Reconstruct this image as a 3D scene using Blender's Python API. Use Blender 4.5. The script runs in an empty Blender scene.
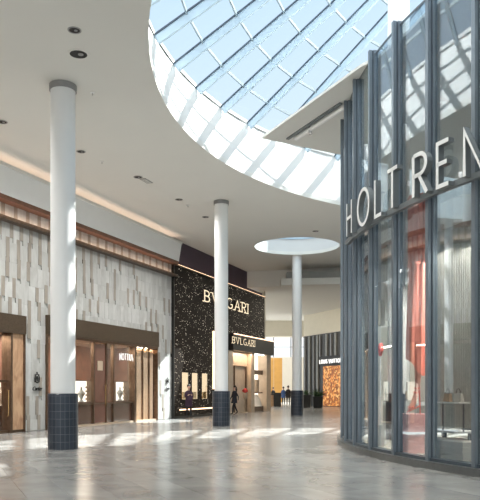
import bpy, bmesh, math, random
from mathutils import Vector, Matrix
random.seed(7)
PI = math.pi
C = bpy.context.scene.collection
F, HZ, CX, EYE = 692.0, 389.0, 240.0, 1.55      # focal length in px, horizon row, eye height
def R(d): return math.radians(d)
# ---------------------------------------------------------------- frames
UA = math.atan2(.932, .363)                      # bearing of the shop wall
U = Vector((math.cos(UA), math.sin(UA), 0)); N = Vector((-math.sin(UA), math.cos(UA), 0))
def W(t, s, z=0): return U*t + N*s + Vector((0, 0, z))
def tw(px, s):
    k = (px-CX)/F
    return s*(-N.x + U.x*k*0 + N.y*k)/(U.x - U.y*k)
def zw(px, y, s):
    p = W(tw(px, s), s); return EYE + (HZ-y)/F*p.y
def at(px, y, Y): return Vector(((px-CX)/F*Y, Y, EYE+(HZ-y)/F*Y))
def gnd(px, y):
    Y = F*EYE/(y-HZ); return Vector(((px-CX)/F*Y, Y, 0))
def ceilpt(px, y, z):
    Y = F*(z-EYE)/(HZ-y); return Vector(((px-CX)/F*Y, Y, z))
# ---------------------------------------------------------------- materials
MATS = {}
def nodes(name):
    m = bpy.data.materials.new(name); m.use_nodes = True
    nt = m.node_tree; b = nt.nodes['Principled BSDF']
    MATS[name] = m
    return m, nt, b
def N_(nt, typ, **kw):
    n = nt.nodes.new(typ)
    for k, v in kw.items(): setattr(n, k, v)
    return n
def plain(name, col, rough=.5, metal=0, var=.06, scale=6., bump=0., emit=None, es=0, coat=0):
    """principled material whose colour wanders a little with a noise"""
    m, nt, b = nodes(name)
    tc = N_(nt, 'ShaderNodeTexCoord'); nz = N_(nt, 'ShaderNodeTexNoise'); nz.inputs['Scale'].default_value = scale
    nz.inputs['Detail'].default_value = 4
    nt.links.new(tc.outputs['Object'], nz.inputs['Vector'])
    cr = N_(nt, 'ShaderNodeValToRGB')
    cr.color_ramp.elements[0].position = .3; cr.color_ramp.elements[1].position = .7
    cr.color_ramp.elements[0].color = tuple(c*(1-var) for c in col)+(1,)
    cr.color_ramp.elements[1].color = tuple(min(1, c*(1+var)) for c in col)+(1,)
    nt.links.new(nz.outputs['Fac'], cr.inputs['Fac']); nt.links.new(cr.outputs['Color'], b.inputs['Base Color'])
    b.inputs['Roughness'].default_value = rough; b.inputs['Metallic'].default_value = metal
    if coat: b.inputs['Coat Weight'].default_value = coat; b.inputs['Coat Roughness'].default_value = .08
    if bump:
        bp = N_(nt, 'ShaderNodeBump'); bp.inputs['Strength'].default_value = bump; bp.inputs['Distance'].default_value = .02
        nt.links.new(nz.outputs['Fac'], bp.inputs['Height']); nt.links.new(bp.outputs['Normal'], b.inputs['Normal'])
    if emit:
        b.inputs['Emission Color'].default_value = emit+(1,); b.inputs['Emission Strength'].default_value = es
    return m
def glass_mat(name, ior=1.5, tint=(.93, .96, .97), rough=0.0, gcol=(1, 1, 1)):
    m = bpy.data.materials.new(name); m.use_nodes = True; nt = m.node_tree
    nt.nodes.clear()
    o = N_(nt, 'ShaderNodeOutputMaterial'); mx = N_(nt, 'ShaderNodeMixShader'); fr = N_(nt, 'ShaderNodeFresnel')
    fr.inputs['IOR'].default_value = ior
    tr = N_(nt, 'ShaderNodeBsdfTransparent'); tr.inputs['Color'].default_value = tint+(1,)
    gl = N_(nt, 'ShaderNodeBsdfGlossy'); gl.inputs['Roughness'].default_value = rough; gl.inputs['Color'].default_value = gcol+(1,)
    geo = N_(nt, 'ShaderNodeNewGeometry')      # same reflectance from both sides of the thin pane
    mi_ = N_(nt, 'ShaderNodeMapRange'); mi_.inputs[3].default_value = ior; mi_.inputs[4].default_value = 1/ior
    nt.links.new(geo.outputs['Backfacing'], mi_.inputs[0]); nt.links.new(mi_.outputs[0], fr.inputs['IOR'])
    nt.links.new(fr.outputs[0], mx.inputs[0]); nt.links.new(tr.outputs[0], mx.inputs[1]); nt.links.new(gl.outputs[0], mx.inputs[2])
    nt.links.new(mx.outputs[0], o.inputs['Surface'])
    MATS[name] = m
    return m
def emis(name, col, s):
    m = bpy.data.materials.new(name); m.use_nodes = True; nt = m.node_tree; nt.nodes.clear()
    o = N_(nt, 'ShaderNodeOutputMaterial'); e = N_(nt, 'ShaderNodeEmission')
    e.inputs['Color'].default_value = col+(1,); e.inputs['Strength'].default_value = s
    nt.links.new(e.outputs[0], o.inputs['Surface']); MATS[name] = m
    return m

plain('ceiling_paint', (.74, .735, .70), .9, var=.01, scale=.5)
plain('white_plaster', (.66, .665, .66), .85, var=.015, scale=2)
plain('cream_wall', (.70, .66, .56), .85, var=.02, scale=2)
plain('column_paint', (.82, .83, .83), .45, var=.01, scale=3)
plain('bronze', (.16, .105, .07), .35, .7, var=.2, scale=8)
plain('bronze_trim', (.20, .10, .065), .45, .5, var=.15, scale=5)
plain('dark_bronze', (.10, .07, .045), .45, .5, var=.35, scale=40, bump=.4)
plain('steel_blue', (.205, .24, .275), .38, .55, var=.05, scale=3)
plain('steel_dark', (.10, .125, .15), .35, .6, var=.08, scale=3)
plain('curb_stone', (.09, .095, .095), .28, var=.12, scale=10)
plain('rib_paint', (.46, .58, .68), .5, var=.02, scale=2)
plain('gasket', (.05, .075, .11), .5, var=.05)
plain('bar_metal', (.26, .32, .36), .5, .2, var=.05)
plain('purple_panel', (.055, .035, .06), .55, var=.08, scale=1.5)
plain('black_metal', (.02, .019, .018), .4, .3, var=.2)
plain('black_matte', (.018, .018, .018), .7, var=.2)
plain('gray_metal', (.33, .33, .33), .4, .6, var=.05)
plain('silver', (.75, .75, .76), .25, .9, var=.04)
plain('white_letter', (.87, .87, .86), .4, var=.01)
plain('letter_side', (.20, .22, .23), .45, .4, var=.05)
plain('wine_panel', (.20, .105, .08), .45, var=.25, scale=3)
plain('wine_floor', (.22, .15, .11), .3, var=.15, scale=4)
plain('beige_stone', (.52, .40, .29), .4, var=.1, scale=3, coat=.2)
plain('bronze_glass_door', (.19, .09, .065), .15, .2, var=.1, scale=2)
plain('linen_drape', (.60, .45, .32), .8, var=.06, scale=12)
plain('velvet_white', (.80, .76, .70), .8, var=.03)
plain('gold', (.75, .50, .22), .25, .9, var=.08)
plain('gold_panel', (.50, .27, .07), .5, .1, var=.08, scale=2)
plain('shop_dark', (.05, .05, .05), .4, var=.2)
plain('shop_strip', (.25, .25, .23), .3, .3, var=.15)
plain('coral_fabric', (.84, .27, .21), .6, var=.08, scale=6)
plain('coral_red', (.78, .12, .10), .45, var=.08)
plain('mannequin_skin', (.74, .36, .30), .5, var=.05)
plain('pink_panel', (.62, .34, .34), .6, var=.06)
plain('store_beige', (.50, .46, .40), .7, var=.05, scale=3)
plain('store_gray', (.40, .41, .40), .6, var=.06, scale=3)
plain('leaf_green', (.05, .10, .04), .5, var=.4, scale=8)
plain('wood_desk', (.42, .26, .15), .45, var=.15, scale=5)
plain('skin', (.62, .40, .30), .55, var=.05)
plain('hair_dark', (.03, .02, .016), .5, var=.2)
plain('coat_plum', (.045, .02, .04), .8, var=.2)
plain('coat_navy', (.018, .02, .03), .8, var=.2)
plain('coat_blue', (.06, .12, .28), .8, var=.2)
plain('coat_black', (.02, .018, .018), .8, var=.2)
plain('trouser_dark', (.02, .02, .025), .8, var=.2)
plain('shoe', (.03, .025, .02), .5, var=.2)
plain('eye_dark', (.02, .02, .02), .2, var=.1)
plain('red_flower', (.62, .06, .05), .6, var=.2)
plain('bead', (.46, .44, .40), .3, .2, var=.1)
glass_mat('dome_glass', 1.12, (.90, .955, .99))
glass_mat('shop_glass', 1.45, (.92, .92, .90))
glass_mat('facade_glass', 2.3, (.74, .79, .81), 0.0, (.93, .96, 1.0))
emis('led_warm', (1, .62, .40), 9)
emis('led_cove', (1, .72, .56), 4.5)
emis('led_white', (1, .93, .82), 5)
emis('case_light', (1, .90, .76), 1.7)
emis('sign_light', (1, .82, .56), 1.0)
emis('sign_white', (1, .97, .92), 1.05)
emis('window_day', (.90, .96, 1), 1.0)
emis('case_warm', (1, .76, .50), .95)
emis('led_soft', (1, .66, .42), 2.4)

# stone tiles
def stone(name, col, vein):
    m, nt, b = nodes(name)
    tc = N_(nt, 'ShaderNodeTexCoord'); nz = N_(nt, 'ShaderNodeTexNoise'); nz.inputs['Scale'].default_value = 1.6
    nz.inputs['Detail'].default_value = 8; nz.inputs['Distortion'].default_value = 1.2
    mp = N_(nt, 'ShaderNodeMapping'); mp.inputs['Scale'].default_value = (2.2, 1, .8)
    nt.links.new(tc.outputs['Object'], mp.inputs['Vector']); nt.links.new(mp.outputs[0], nz.inputs['Vector'])
    cr = N_(nt, 'ShaderNodeValToRGB'); cr.color_ramp.elements[0].position = .33; cr.color_ramp.elements[1].position = .62
    cr.color_ramp.elements[0].color = vein+(1,); cr.color_ramp.elements[1].color = col+(1,)
    nt.links.new(nz.outputs['Fac'], cr.inputs['Fac']); nt.links.new(cr.outputs[0], b.inputs['Base Color'])
    b.inputs['Roughness'].default_value = .42
    return m
stone('tile_pale', (.49, .495, .48), (.41, .41, .395))
stone('tile_white', (.55, .555, .54), (.47, .47, .455))
stone('tile_taupe', (.34, .305, .26), (.28, .25, .215))
stone('tan_marble', (.56, .36, .22), (.36, .20, .11))

def floor_mat():
    m, nt, b = nodes('floor_stone')
    tc = N_(nt, 'ShaderNodeTexCoord'); mp = N_(nt, 'ShaderNodeMapping')
    mp.inputs['Rotation'].default_value = (0, 0, R(-113.8))
    nt.links.new(tc.outputs['Object'], mp.inputs['Vector'])
    br = N_(nt, 'ShaderNodeTexBrick'); br.offset = .5
    br.inputs['Scale'].default_value = 1; br.inputs['Brick Width'].default_value = 1.2; br.inputs['Row Height'].default_value = .6
    br.inputs['Mortar Size'].default_value = .006; br.inputs['Mortar Smooth'].default_value = .3; br.inputs['Bias'].default_value = 0
    br.inputs['Color1'].default_value = (.315, .315, .305, 1); br.inputs['Color2'].default_value = (.25, .25, .242, 1)
    br.inputs['Mortar'].default_value = (.20, .195, .185, 1)
    nt.links.new(mp.outputs[0], br.inputs['Vector'])
    nz = N_(nt, 'ShaderNodeTexNoise'); nz.inputs['Scale'].default_value = 1.1; nz.inputs['Detail'].default_value = 9; nz.inputs['Distortion'].default_value = .9
    nt.links.new(mp.outputs[0], nz.inputs['Vector'])
    cr = N_(nt, 'ShaderNodeValToRGB'); cr.color_ramp.elements[0].position = .3; cr.color_ramp.elements[1].position = .7
    cr.color_ramp.elements[0].color = (.82, .82, .82, 1); cr.color_ramp.elements[1].color = (1.12, 1.12, 1.12, 1)
    nt.links.new(nz.outputs['Fac'], cr.inputs['Fac'])
    mx = N_(nt, 'ShaderNodeMix', data_type='RGBA', blend_type='MULTIPLY'); mx.inputs[0].default_value = 1
    nt.links.new(br.outputs['Color'], mx.inputs[6]); nt.links.new(cr.outputs[0], mx.inputs[7])
    # wide movement joints across the hall
    sx = N_(nt, 'ShaderNodeSeparateXYZ'); nt.links.new(mp.outputs[0], sx.inputs[0])
    md = N_(nt, 'ShaderNodeMath', operation='PINGPONG'); md.inputs[1].default_value = 3.6
    ad = N_(nt, 'ShaderNodeMath', operation='ADD'); ad.inputs[1].default_value = .0
    nt.links.new(sx.outputs['Y'], ad.inputs[0]); nt.links.new(ad.outputs[0], md.inputs[0])
    lt = N_(nt, 'ShaderNodeMath', operation='LESS_THAN'); lt.inputs[1].default_value = .011
    nt.links.new(md.outputs[0], lt.inputs[0])
    m2 = N_(nt, 'ShaderNodeMix', data_type='RGBA'); m2.inputs[7].default_value = (.10, .095, .09, 1)
    nt.links.new(lt.outputs[0], m2.inputs[0]); nt.links.new(mx.outputs[2], m2.inputs[6]); nt.links.new(m2.outputs[2], b.inputs['Base Color'])
    rr = N_(nt, 'ShaderNodeMapRange'); rr.inputs[3].default_value = .16; rr.inputs[4].default_value = .27
    nt.links.new(nz.outputs['Fac'], rr.inputs[0]); nt.links.new(rr.outputs[0], b.inputs['Roughness'])
    b.inputs['IOR'].default_value = 1.6
    n2 = N_(nt, 'ShaderNodeTexNoise'); n2.inputs['Scale'].default_value = 3; bp = N_(nt, 'ShaderNodeBump')
    bp.inputs['Strength'].default_value = .05; bp.inputs['Distance'].default_value = .02
    nt.links.new(mp.outputs[0], n2.inputs['Vector']); nt.links.new(n2.outputs['Fac'], bp.inputs['Height']); nt.links.new(bp.outputs[0], b.inputs['Normal'])
floor_mat()

def tile_base_mat():
    m, nt, b = nodes('column_tile')
    uv = N_(nt, 'ShaderNodeUVMap'); br = N_(nt, 'ShaderNodeTexBrick'); br.offset = 0
    br.inputs['Scale'].default_value = 1; br.inputs['Brick Width'].default_value = .115; br.inputs['Row Height'].default_value = .196
    br.inputs['Mortar Size'].default_value = .0045
    br.inputs['Color1'].default_value = (.020, .028, .042, 1); br.inputs['Color2'].default_value = (.030, .040, .058, 1); br.inputs['Mortar'].default_value = (.12, .13, .15, 1)
    nt.links.new(uv.outputs[0], br.inputs['Vector']); nt.links.new(br.outputs['Color'], b.inputs['Base Color'])
    b.inputs['Roughness'].default_value = .3
tile_base_mat()

def dots_mat():
    """black screen set with small lights, scattered"""
    m, nt, b = nodes('dotted_screen')
    tc = N_(nt, 'ShaderNodeTexCoord'); mp = N_(nt, 'ShaderNodeMapping'); mp.inputs['Scale'].default_value = (1, 0, 1)
    nt.links.new(tc.outputs['Object'], mp.inputs['Vector'])
    vo = N_(nt, 'ShaderNodeTexVoronoi'); vo.inputs['Scale'].default_value = 8.5; vo.voronoi_dimensions = '3D'
    nt.links.new(mp.outputs[0], vo.inputs['Vector'])
    lt = N_(nt, 'ShaderNodeMath', operation='LESS_THAN'); lt.inputs[1].default_value = .19
    nt.links.new(vo.outputs['Distance'], lt.inputs[0])
    sx = N_(nt, 'ShaderNodeSeparateColor'); nt.links.new(vo.outputs['Color'], sx.inputs[0])
    pw = N_(nt, 'ShaderNodeMath', operation='POWER'); pw.inputs[1].default_value = 1.5; nt.links.new(sx.outputs[0], pw.inputs[0])
    mu = N_(nt, 'ShaderNodeMath', operation='MULTIPLY'); nt.links.new(lt.outputs[0], mu.inputs[0]); nt.links.new(pw.outputs[0], mu.inputs[1])
    m2 = N_(nt, 'ShaderNodeMath', operation='MULTIPLY'); m2.inputs[1].default_value = 1.5; nt.links.new(mu.outputs[0], m2.inputs[0])
    b.inputs['Base Color'].default_value = (.016, .011, .008, 1); b.inputs['Roughness'].default_value = .6; b.inputs['Specular IOR Level'].default_value = .15
    b.inputs['Emission Color'].default_value = (1, .87, .70, 1); nt.links.new(m2.outputs[0], b.inputs['Emission Strength'])
dots_mat()

def screen_mat():
    """amber light wall with broken squares"""
    m, nt, b = nodes('amber_screen')
    tc = N_(nt, 'ShaderNodeTexCoord'); vo = N_(nt, 'ShaderNodeTexVoronoi'); vo.inputs['Scale'].default_value = 6.5; vo.distance = 'CHEBYCHEV'
    nt.links.new(tc.outputs['Object'], vo.inputs['Vector'])
    cr = N_(nt, 'ShaderNodeValToRGB'); el = cr.color_ramp.elements
    el[0].position = 0; el[0].color = (.10, .02, .004, 1); el[1].position = 1; el[1].color = (1, .62, .22, 1)
    e = el.new(.55); e.color = (.55, .17, .03, 1)
    e = el.new(.72); e.color = (.95, .36, .07, 1)
    sc = N_(nt, 'ShaderNodeSeparateColor'); nt.links.new(vo.outputs['Color'], sc.inputs[0]); nt.links.new(sc.outputs[0], cr.inputs['Fac'])
    nt.links.new(cr.outputs[0], b.inputs['Emission Color']); b.inputs['Emission Strength'].default_value = .7
    b.inputs['Base Color'].default_value = (.1, .04, .02, 1)
screen_mat()

# ---------------------------------------------------------------- mesh builder
class MB:
    def __init__(s): s.v = []; s.f = []; s.m = []; s.uv = None
    def add(s, vs, fs, mi=0):
        b = len(s.v); s.v += [tuple(v) for v in vs]; s.f += [tuple(b+i for i in f) for f in fs]; s.m += [mi]*len(fs)
        return s
    def box(s, x0, x1, y0, y1, z0, z1, mi=0):
        return s.add([(x0,y0,z0),(x1,y0,z0),(x1,y1,z0),(x0,y1,z0),(x0,y0,z1),(x1,y0,z1),(x1,y1,z1),(x0,y1,z1)],
                     [(3,2,1,0),(4,5,6,7),(0,1,5,4),(1,2,6,5),(2,3,7,6),(3,0,4,7)], mi)
    def rev(s, prof, n=32, c=(0,0), mi=0, a0=0, a1=2*PI):
        """lathe of (r, z) points"""
        full = abs(a1-a0-2*PI) < 1e-6; k = n if full else n+1; vs = []
        for r, z in prof:
            for i in range(k):
                a = a0+(a1-a0)*i/n; vs.append((c[0]+r*math.cos(a), c[1]+r*math.sin(a), z))
        fs = []
        for j in range(len(prof)-1):
            for i in range(n):
                i2 = (i+1) % k if full else i+1
                fs.append((j*k+i, j*k+i2, (j+1)*k+i2, (j+1)*k+i))
        return s.add(vs, fs, mi)
    def cyl(s, c, z0, z1, r, n=24, mi=0):
        return s.rev([(0.0005, z0), (r, z0), (r, z1), (0.0005, z1)], n, c, mi)
    def prism(s, poly, z0, z1, mi=0):
        n = len(poly); vs = [(p[0],p[1],z0) for p in poly]+[(p[0],p[1],z1) for p in poly]
        fs = [tuple(reversed(range(n))), tuple(range(n,2*n))]+[(i,(i+1)%n,n+(i+1)%n,n+i) for i in range(n)]
        return s.add(vs, fs, mi)
    def arc(s, c, r0, r1, a0, a1, z0, z1, n=12, mi=0):
        """block bent on a circle between radii r0, r1"""
        vs = []
        for i in range(n+1):
            a = a0+(a1-a0)*i/n; ca, sa = math.cos(a), math.sin(a)
            vs += [(c[0]+r0*ca,c[1]+r0*sa,z0),(c[0]+r1*ca,c[1]+r1*sa,z0),(c[0]+r1*ca,c[1]+r1*sa,z1),(c[0]+r0*ca,c[1]+r0*sa,z1)]
        fs = [(0,1,2,3), tuple(4*n+i for i in (3,2,1,0))]
        for i in range(n):
            b = 4*i
            for k in range(4):
                k2 = (k+1) % 4; fs.append((b+k, b+4+k, b+4+k2, b+k2))
        return s.add(vs, fs, mi)
    def bar(s, p, q, w, h, up=(0,0,1), mi=0):
        p, q = Vector(p), Vector(q); d = (q-p).normalized(); up = Vector(up)
        sd = d.cross(up).normalized(); u = sd.cross(d)
        vs = []
        for e in (p, q):
            for a, b_ in ((-1,-1),(1,-1),(1,1),(-1,1)): vs.append(e+sd*a*w/2+u*b_*h/2)
        return s.add(vs, [(3,2,1,0),(4,5,6,7),(0,1,5,4),(1,2,6,5),(2,3,7,6),(3,0,4,7)], mi)
    def tube(s, pts, r, n=8, mi=0, cap=True):
        pts = [Vector(p) for p in pts]; rs = r if isinstance(r, (list, tuple)) else [r]*len(pts)
        vs = []; prev = None
        for i, p in enumerate(pts):
            d = (pts[min(i+1, len(pts)-1)]-pts[max(i-1, 0)]).normalized()
            if prev is None: a = d.orthogonal().normalized()
            else: a = (prev - d*prev.dot(d)).normalized()
            prev = a; b_ = d.cross(a)
            for k in range(n):
                g = 2*PI*k/n; vs.append(p+(a*math.cos(g)+b_*math.sin(g))*rs[i])
        fs = [(i*n+k, i*n+(k+1)%n, (i+1)*n+(k+1)%n, (i+1)*n+k) for i in range(len(pts)-1) for k in range(n)]
        if cap: fs += [tuple(reversed(range(n))), tuple(range((len(pts)-1)*n, len(pts)*n))]
        return s.add(vs, fs, mi)
    def ball(s, c, rx, ry, rz, n=14, mi=0):
        vs = []; fs = []; m_ = n//2
        for j in range(m_+1):
            th = PI*j/m_
            for i in range(n):
                a = 2*PI*i/n; st = max(math.sin(th), .002)
                vs.append((c[0]+rx*st*math.cos(a), c[1]+ry*st*math.sin(a), c[2]+rz*math.cos(th)))
        for j in range(m_):
            for i in range(n): fs.append((j*n+i, (j+1)*n+i, (j+1)*n+(i+1)%n, j*n+(i+1)%n))
        return s.add(vs, fs, mi)
    def build(s, name, mats, parent=None, loc=(0,0,0), rz=0, smooth=False, bevel=0):
        me = bpy.data.meshes.new(name); me.from_pydata(s.v, [], s.f)
        for mm in (mats if isinstance(mats, (list, tuple)) else [mats]): me.materials.append(MATS[mm])
        me.polygons.foreach_set('material_index', s.m)
        bm = bmesh.new(); bm.from_mesh(me); bmesh.ops.recalc_face_normals(bm, faces=bm.faces); bm.to_mesh(me); bm.free()
        if smooth:
            me.polygons.foreach_set('use_smooth', [True]*len(me.polygons)); me.set_sharp_from_angle(angle=R(40))
        o = bpy.data.objects.new(name, me); C.objects.link(o)
        if parent: o.parent = parent
        else: o.location = loc; o.rotation_euler = (0,0,rz)
        if bevel:
            bv = o.modifiers.new('bevel', 'BEVEL'); bv.width = bevel; bv.segments = 2; bv.limit_method = 'ANGLE'
        return o
def thing(name, label, cat, loc=(0,0,0), rz=0, group=None):
    o = bpy.data.objects.new(name, None); C.objects.link(o); o.location = loc; o.rotation_euler = (0,0,rz)
    o.empty_display_size = .2
    return tag(o, label, cat, group)
def tag(o, label, cat, group=None, kind='thing'):
    o['label'] = label; o['category'] = cat; o['kind'] = kind
    if group: o['group'] = group
    return o
def struct(name, mb, mats, loc=(0,0,0), rz=0, **kw):
    o = mb.build(name, mats, None, loc, rz, **kw); o['kind'] = 'structure'; return o
def dup(root, loc, rz=None, label=None, group=None):
    r = root.copy(); C.objects.link(r); r.location = loc
    if rz is not None: r.rotation_euler = (0,0,rz)
    if label: r['label'] = label
    if group: r['group'] = group
    for ch in list(root.children):
        c = ch.copy(); C.objects.link(c); c.parent = r
        for g in list(ch.children):
            d = g.copy(); C.objects.link(d); d.parent = c
    return r
def holed(name, outer, holes, z0, z1, mat):
    """flat slab with round holes"""
    cu = bpy.data.curves.new(name, 'CURVE'); cu.dimensions = '2D'; cu.fill_mode = 'BOTH'; cu.extrude = (z1-z0)/2
    for poly in [outer]+holes:
        sp = cu.splines.new('POLY'); sp.points.add(len(poly)-1); sp.use_cyclic_u = True
        for p, q in zip(sp.points, poly): p.co = (q[0], q[1], 0, 1)
    tmp = bpy.data.objects.new('tmp', cu); C.objects.link(tmp)
    dg = bpy.context.evaluated_depsgraph_get(); me = bpy.data.meshes.new_from_object(tmp.evaluated_get(dg))
    bpy.data.objects.remove(tmp); me.name = name
    me.materials.clear(); me.materials.append(MATS[mat])
    o = bpy.data.objects.new(name, me); C.objects.link(o); o.location = (0,0,(z0+z1)/2); o['kind'] = 'structure'
    return o
def circ(c, r, n=96): return [(c[0]+r*math.cos(2*PI*i/n), c[1]+r*math.sin(2*PI*i/n)) for i in range(n)]

# ---------------------------------------------------------------- lettering (strokes in a box of height 1)
def _arc(cx, cy, rx, ry, a0, a1, n=12): return [(cx+rx*math.cos(R(a0+(a1-a0)*i/n)), cy+ry*math.sin(R(a0+(a1-a0)*i/n))) for i in range(n+1)]
GL = {
 'H': (.52, [[(0,0),(0,1)],[(.52,0),(.52,1)],[(0,.52),(.52,.52)]]),
 'O': (.74, [_arc(.37,.5,.37,.5,0,360,28)]),
 'L': (.42, [[(0,1),(0,0),(.42,0)]]),
 'T': (.52, [[(0,1),(.52,1)],[(.26,1),(.26,0)]]),
 'R': (.48, [[(0,0),(0,1)],[(0,1),(.22,1)]+_arc(.22,.75,.25,.25,90,-90)+[(0,.5)],[(.2,.5),(.5,0)]]),
 'E': (.42, [[(.42,1),(0,1),(0,0),(.42,0)],[(0,.52),(.36,.52)]]),
 'N': (.56, [[(0,0),(0,1),(.56,0),(.56,1)]]),
 'F': (.40, [[(.40,1),(0,1),(0,0)],[(0,.52),(.34,.52)]]),
 'W': (.86, [[(0,1),(.22,0),(.43,.95),(.64,0),(.86,1)]]),
 'B': (.5, [[(0,0),(0,1),(.24,1)]+_arc(.24,.76,.22,.24,90,-90)+[(0,.52)],[(.2,.52)]+_arc(.24,.26,.26,.26,90,-90)+[(0,0)]]),
 'V': (.64, [[(0,1),(.32,0),(.64,1)]]),
 'G': (.66, [_arc(.36,.5,.36,.5,50,320,22)+[(.64,.42),(.42,.42)]]),
 'A': (.64, [[(0,0),(.32,1),(.64,0)],[(.12,.35),(.52,.35)]]),
 'I': (.0, [[(0,0),(0,1)]]),
 'U': (.52, [[(0,1),(0,.28)]+_arc(.26,.28,.26,.28,180,360)+[(.52,1)]]),
 'S': (.46, [_arc(.23,.75,.22,.25,30,250)+_arc(.23,.25,.23,.25,90,-150)]),
}
def letter(mb, ch, x, z, h, th, dep, y0=0, serif=False, flip=1, side=1):
    """adds glyph strokes standing in the local xz plane, front face at y0 (towards -y); face material 0, sides material 1"""
    w, st = GL[ch]
    for pl in st:
        P = [Vector((x+flip*a*h, z+b*h)) for a, b in pl]
        P = [q for i, q in enumerate(P) if i == 0 or (q-P[i-1]).length > 1e-5]
        n = len(P); L = []; closed = (P[0]-P[-1]).length < 1e-4
        for i in range(n):
            a = P[i-1] if i else (P[-2] if closed else None); b = P[i+1] if i < n-1 else (P[1] if closed else None)
            d1 = (P[i]-a).normalized() if a is not None else None; d2 = (b-P[i]).normalized() if b is not None else None
            if d1 is None: d1 = d2
            if d2 is None: d2 = d1
            n1 = Vector((-d1.y, d1.x)); n2 = Vector((-d2.y, d2.x)); nn = n1+n2
            nn = nn.normalized() if nn.length > .05 else n1
            k = th/2/max(.42, nn.dot(n1)); L.append((P[i]+nn*k, P[i]-nn*k))
        vs = []
        for a, b in L: vs += [(a.x,y0,a.y),(b.x,y0,b.y),(b.x,y0+dep,b.y),(a.x,y0+dep,a.y)]
        ff = [(4*i, 4*i+1, 4*i+5, 4*i+4) for i in range(n-1)]
        fs = [(0,3,2,1), (4*n-4,4*n-3,4*n-2,4*n-1)]
        for i in range(n-1):
            b = 4*i
            for k in (1, 2, 3): fs.append((b+k, b+(k+1)%4, b+4+(k+1)%4, b+4+k))
        base = len(mb.v); mb.v += vs
        mb.f += [tuple(base+i for i in f) for f in ff+fs]; mb.m += [0]*len(ff)+[side]*len(fs)
        if serif and not closed:
            for e in (P[0], P[-1]):
                if abs(e.y-z) < .02*h or abs(e.y-z-h) < .02*h:
                    mb.box(e.x-th*1.15, e.x+th*1.15, y0+.002, y0+dep, e.y-th*.3, e.y+th*.3, 0)
    return w*h
def word(txt, h, th, dep, gap, serif=False, flip=1):
    """list of (char, start x) and total width"""
    x = 0; out = []
    for ch in txt:
        if ch == ' ': x += h*.42; continue
        out.append((ch, x)); x += GL[ch][0]*h + gap
    return out, x-gap

# ================================================================ SETTING
ZC = 9.42
DC, R1, R2, ZB, ZA = (12.776, 17.335), 14.94, 15.45, 11.69, 21.04
OC, RO = (ceilpt(297, 246.5, ZC).x, ceilpt(297, 246.5, ZC).y), 2.33
SW = 16.4
fl = MB().box(-45, 60, -22, 120, -.2, 0); struct('floor', fl, 'floor_stone')
def wl(t, s): p = W(t, s); return (p.x, p.y)
TB = 43.4
holed('ceiling', [wl(-30,16.75), wl(-30,-48), wl(TB+6,-48), wl(TB,16.75)], [circ(DC, R1, 160), circ(OC, RO, 64)], ZC, ZC+.18, 'ceiling_paint')
# far lower ceiling
struct('ceiling_far', MB().prism([wl(TB,16.75), wl(TB+6,-48), wl(78,-48), wl(70,30)], 8.55, 8.75), 'ceiling_paint')
struct('trim_1', MB().prism([wl(TB-.02,16.72), wl(TB+6-.02,-48), wl(TB+6.4,-48), wl(TB+.4,16.72)], 8.35, ZC), 'ceiling_paint')
# beam below the bulkhead, seen beside the column
b0, b1 = at(281,0,43.5), at(352,0,43.0)
struct('trim_2', MB().prism([(b0.x,b0.y),(b1.x,b1.y),(b1.x,b1.y+1.6),(b0.x,b0.y+1.6)], 8.08, 8.5), 'ceiling_paint')
struct('trim_3', MB().prism([(b0.x+.4,b0.y+.55),(b1.x,b1.y+.55),(b1.x,b1.y+1.5),(b0.x+.4,b0.y+1.5)], 8.5, 9.0), 'store_gray')
# drum of the dome
struct('wall_dome', MB().rev([(R1,ZC),(R1+.004,ZC+.05),(R2,ZB),(R2+.3,ZB),(R2+.3,ZC+.2),(R1+.3,ZC+.2)], 160, DC), 'white_plaster', smooth=True)
struct('wall_oculus', MB().rev([(RO,ZC),(RO+.02,ZC+.9),(RO+.2,ZC+.9),(RO+.2,ZC+.2)], 64, OC), 'white_plaster', smooth=True)
# side and end walls
struct('wall_right', MB().box(44, 44.4, -22, 120, 0, 12), 'cream_wall')
# ================================================================ LEFT WALL (in wall frame)
TLa, TLb, HL = 12.0, tw(25.6, SW)-.12, 4.18        # shop at the left edge
TCa, TCb, HC = tw(45.2, SW), tw(157.3, SW)-.1, 4.36   # middle shop
TD = 32.35                                     # start of the dark shop
ZT = 7.40
wb = MB()
for a, b_, z0, z1 in ((-5,TLa,0,ZT),(TLa,TLb,HL,ZT),(TLb,TCa,0,ZT),(TCa,TCb,HC,ZT),(TCb,TD,0,ZT)):
    wb.box(a, b_, SW+.03, SW+.3, z0, z1)
wb.box(-5, TD, SW+.03, SW+.3, ZT, 8.35)
struct('wall_left', wb, 'tile_pale', rz=UA)
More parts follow.
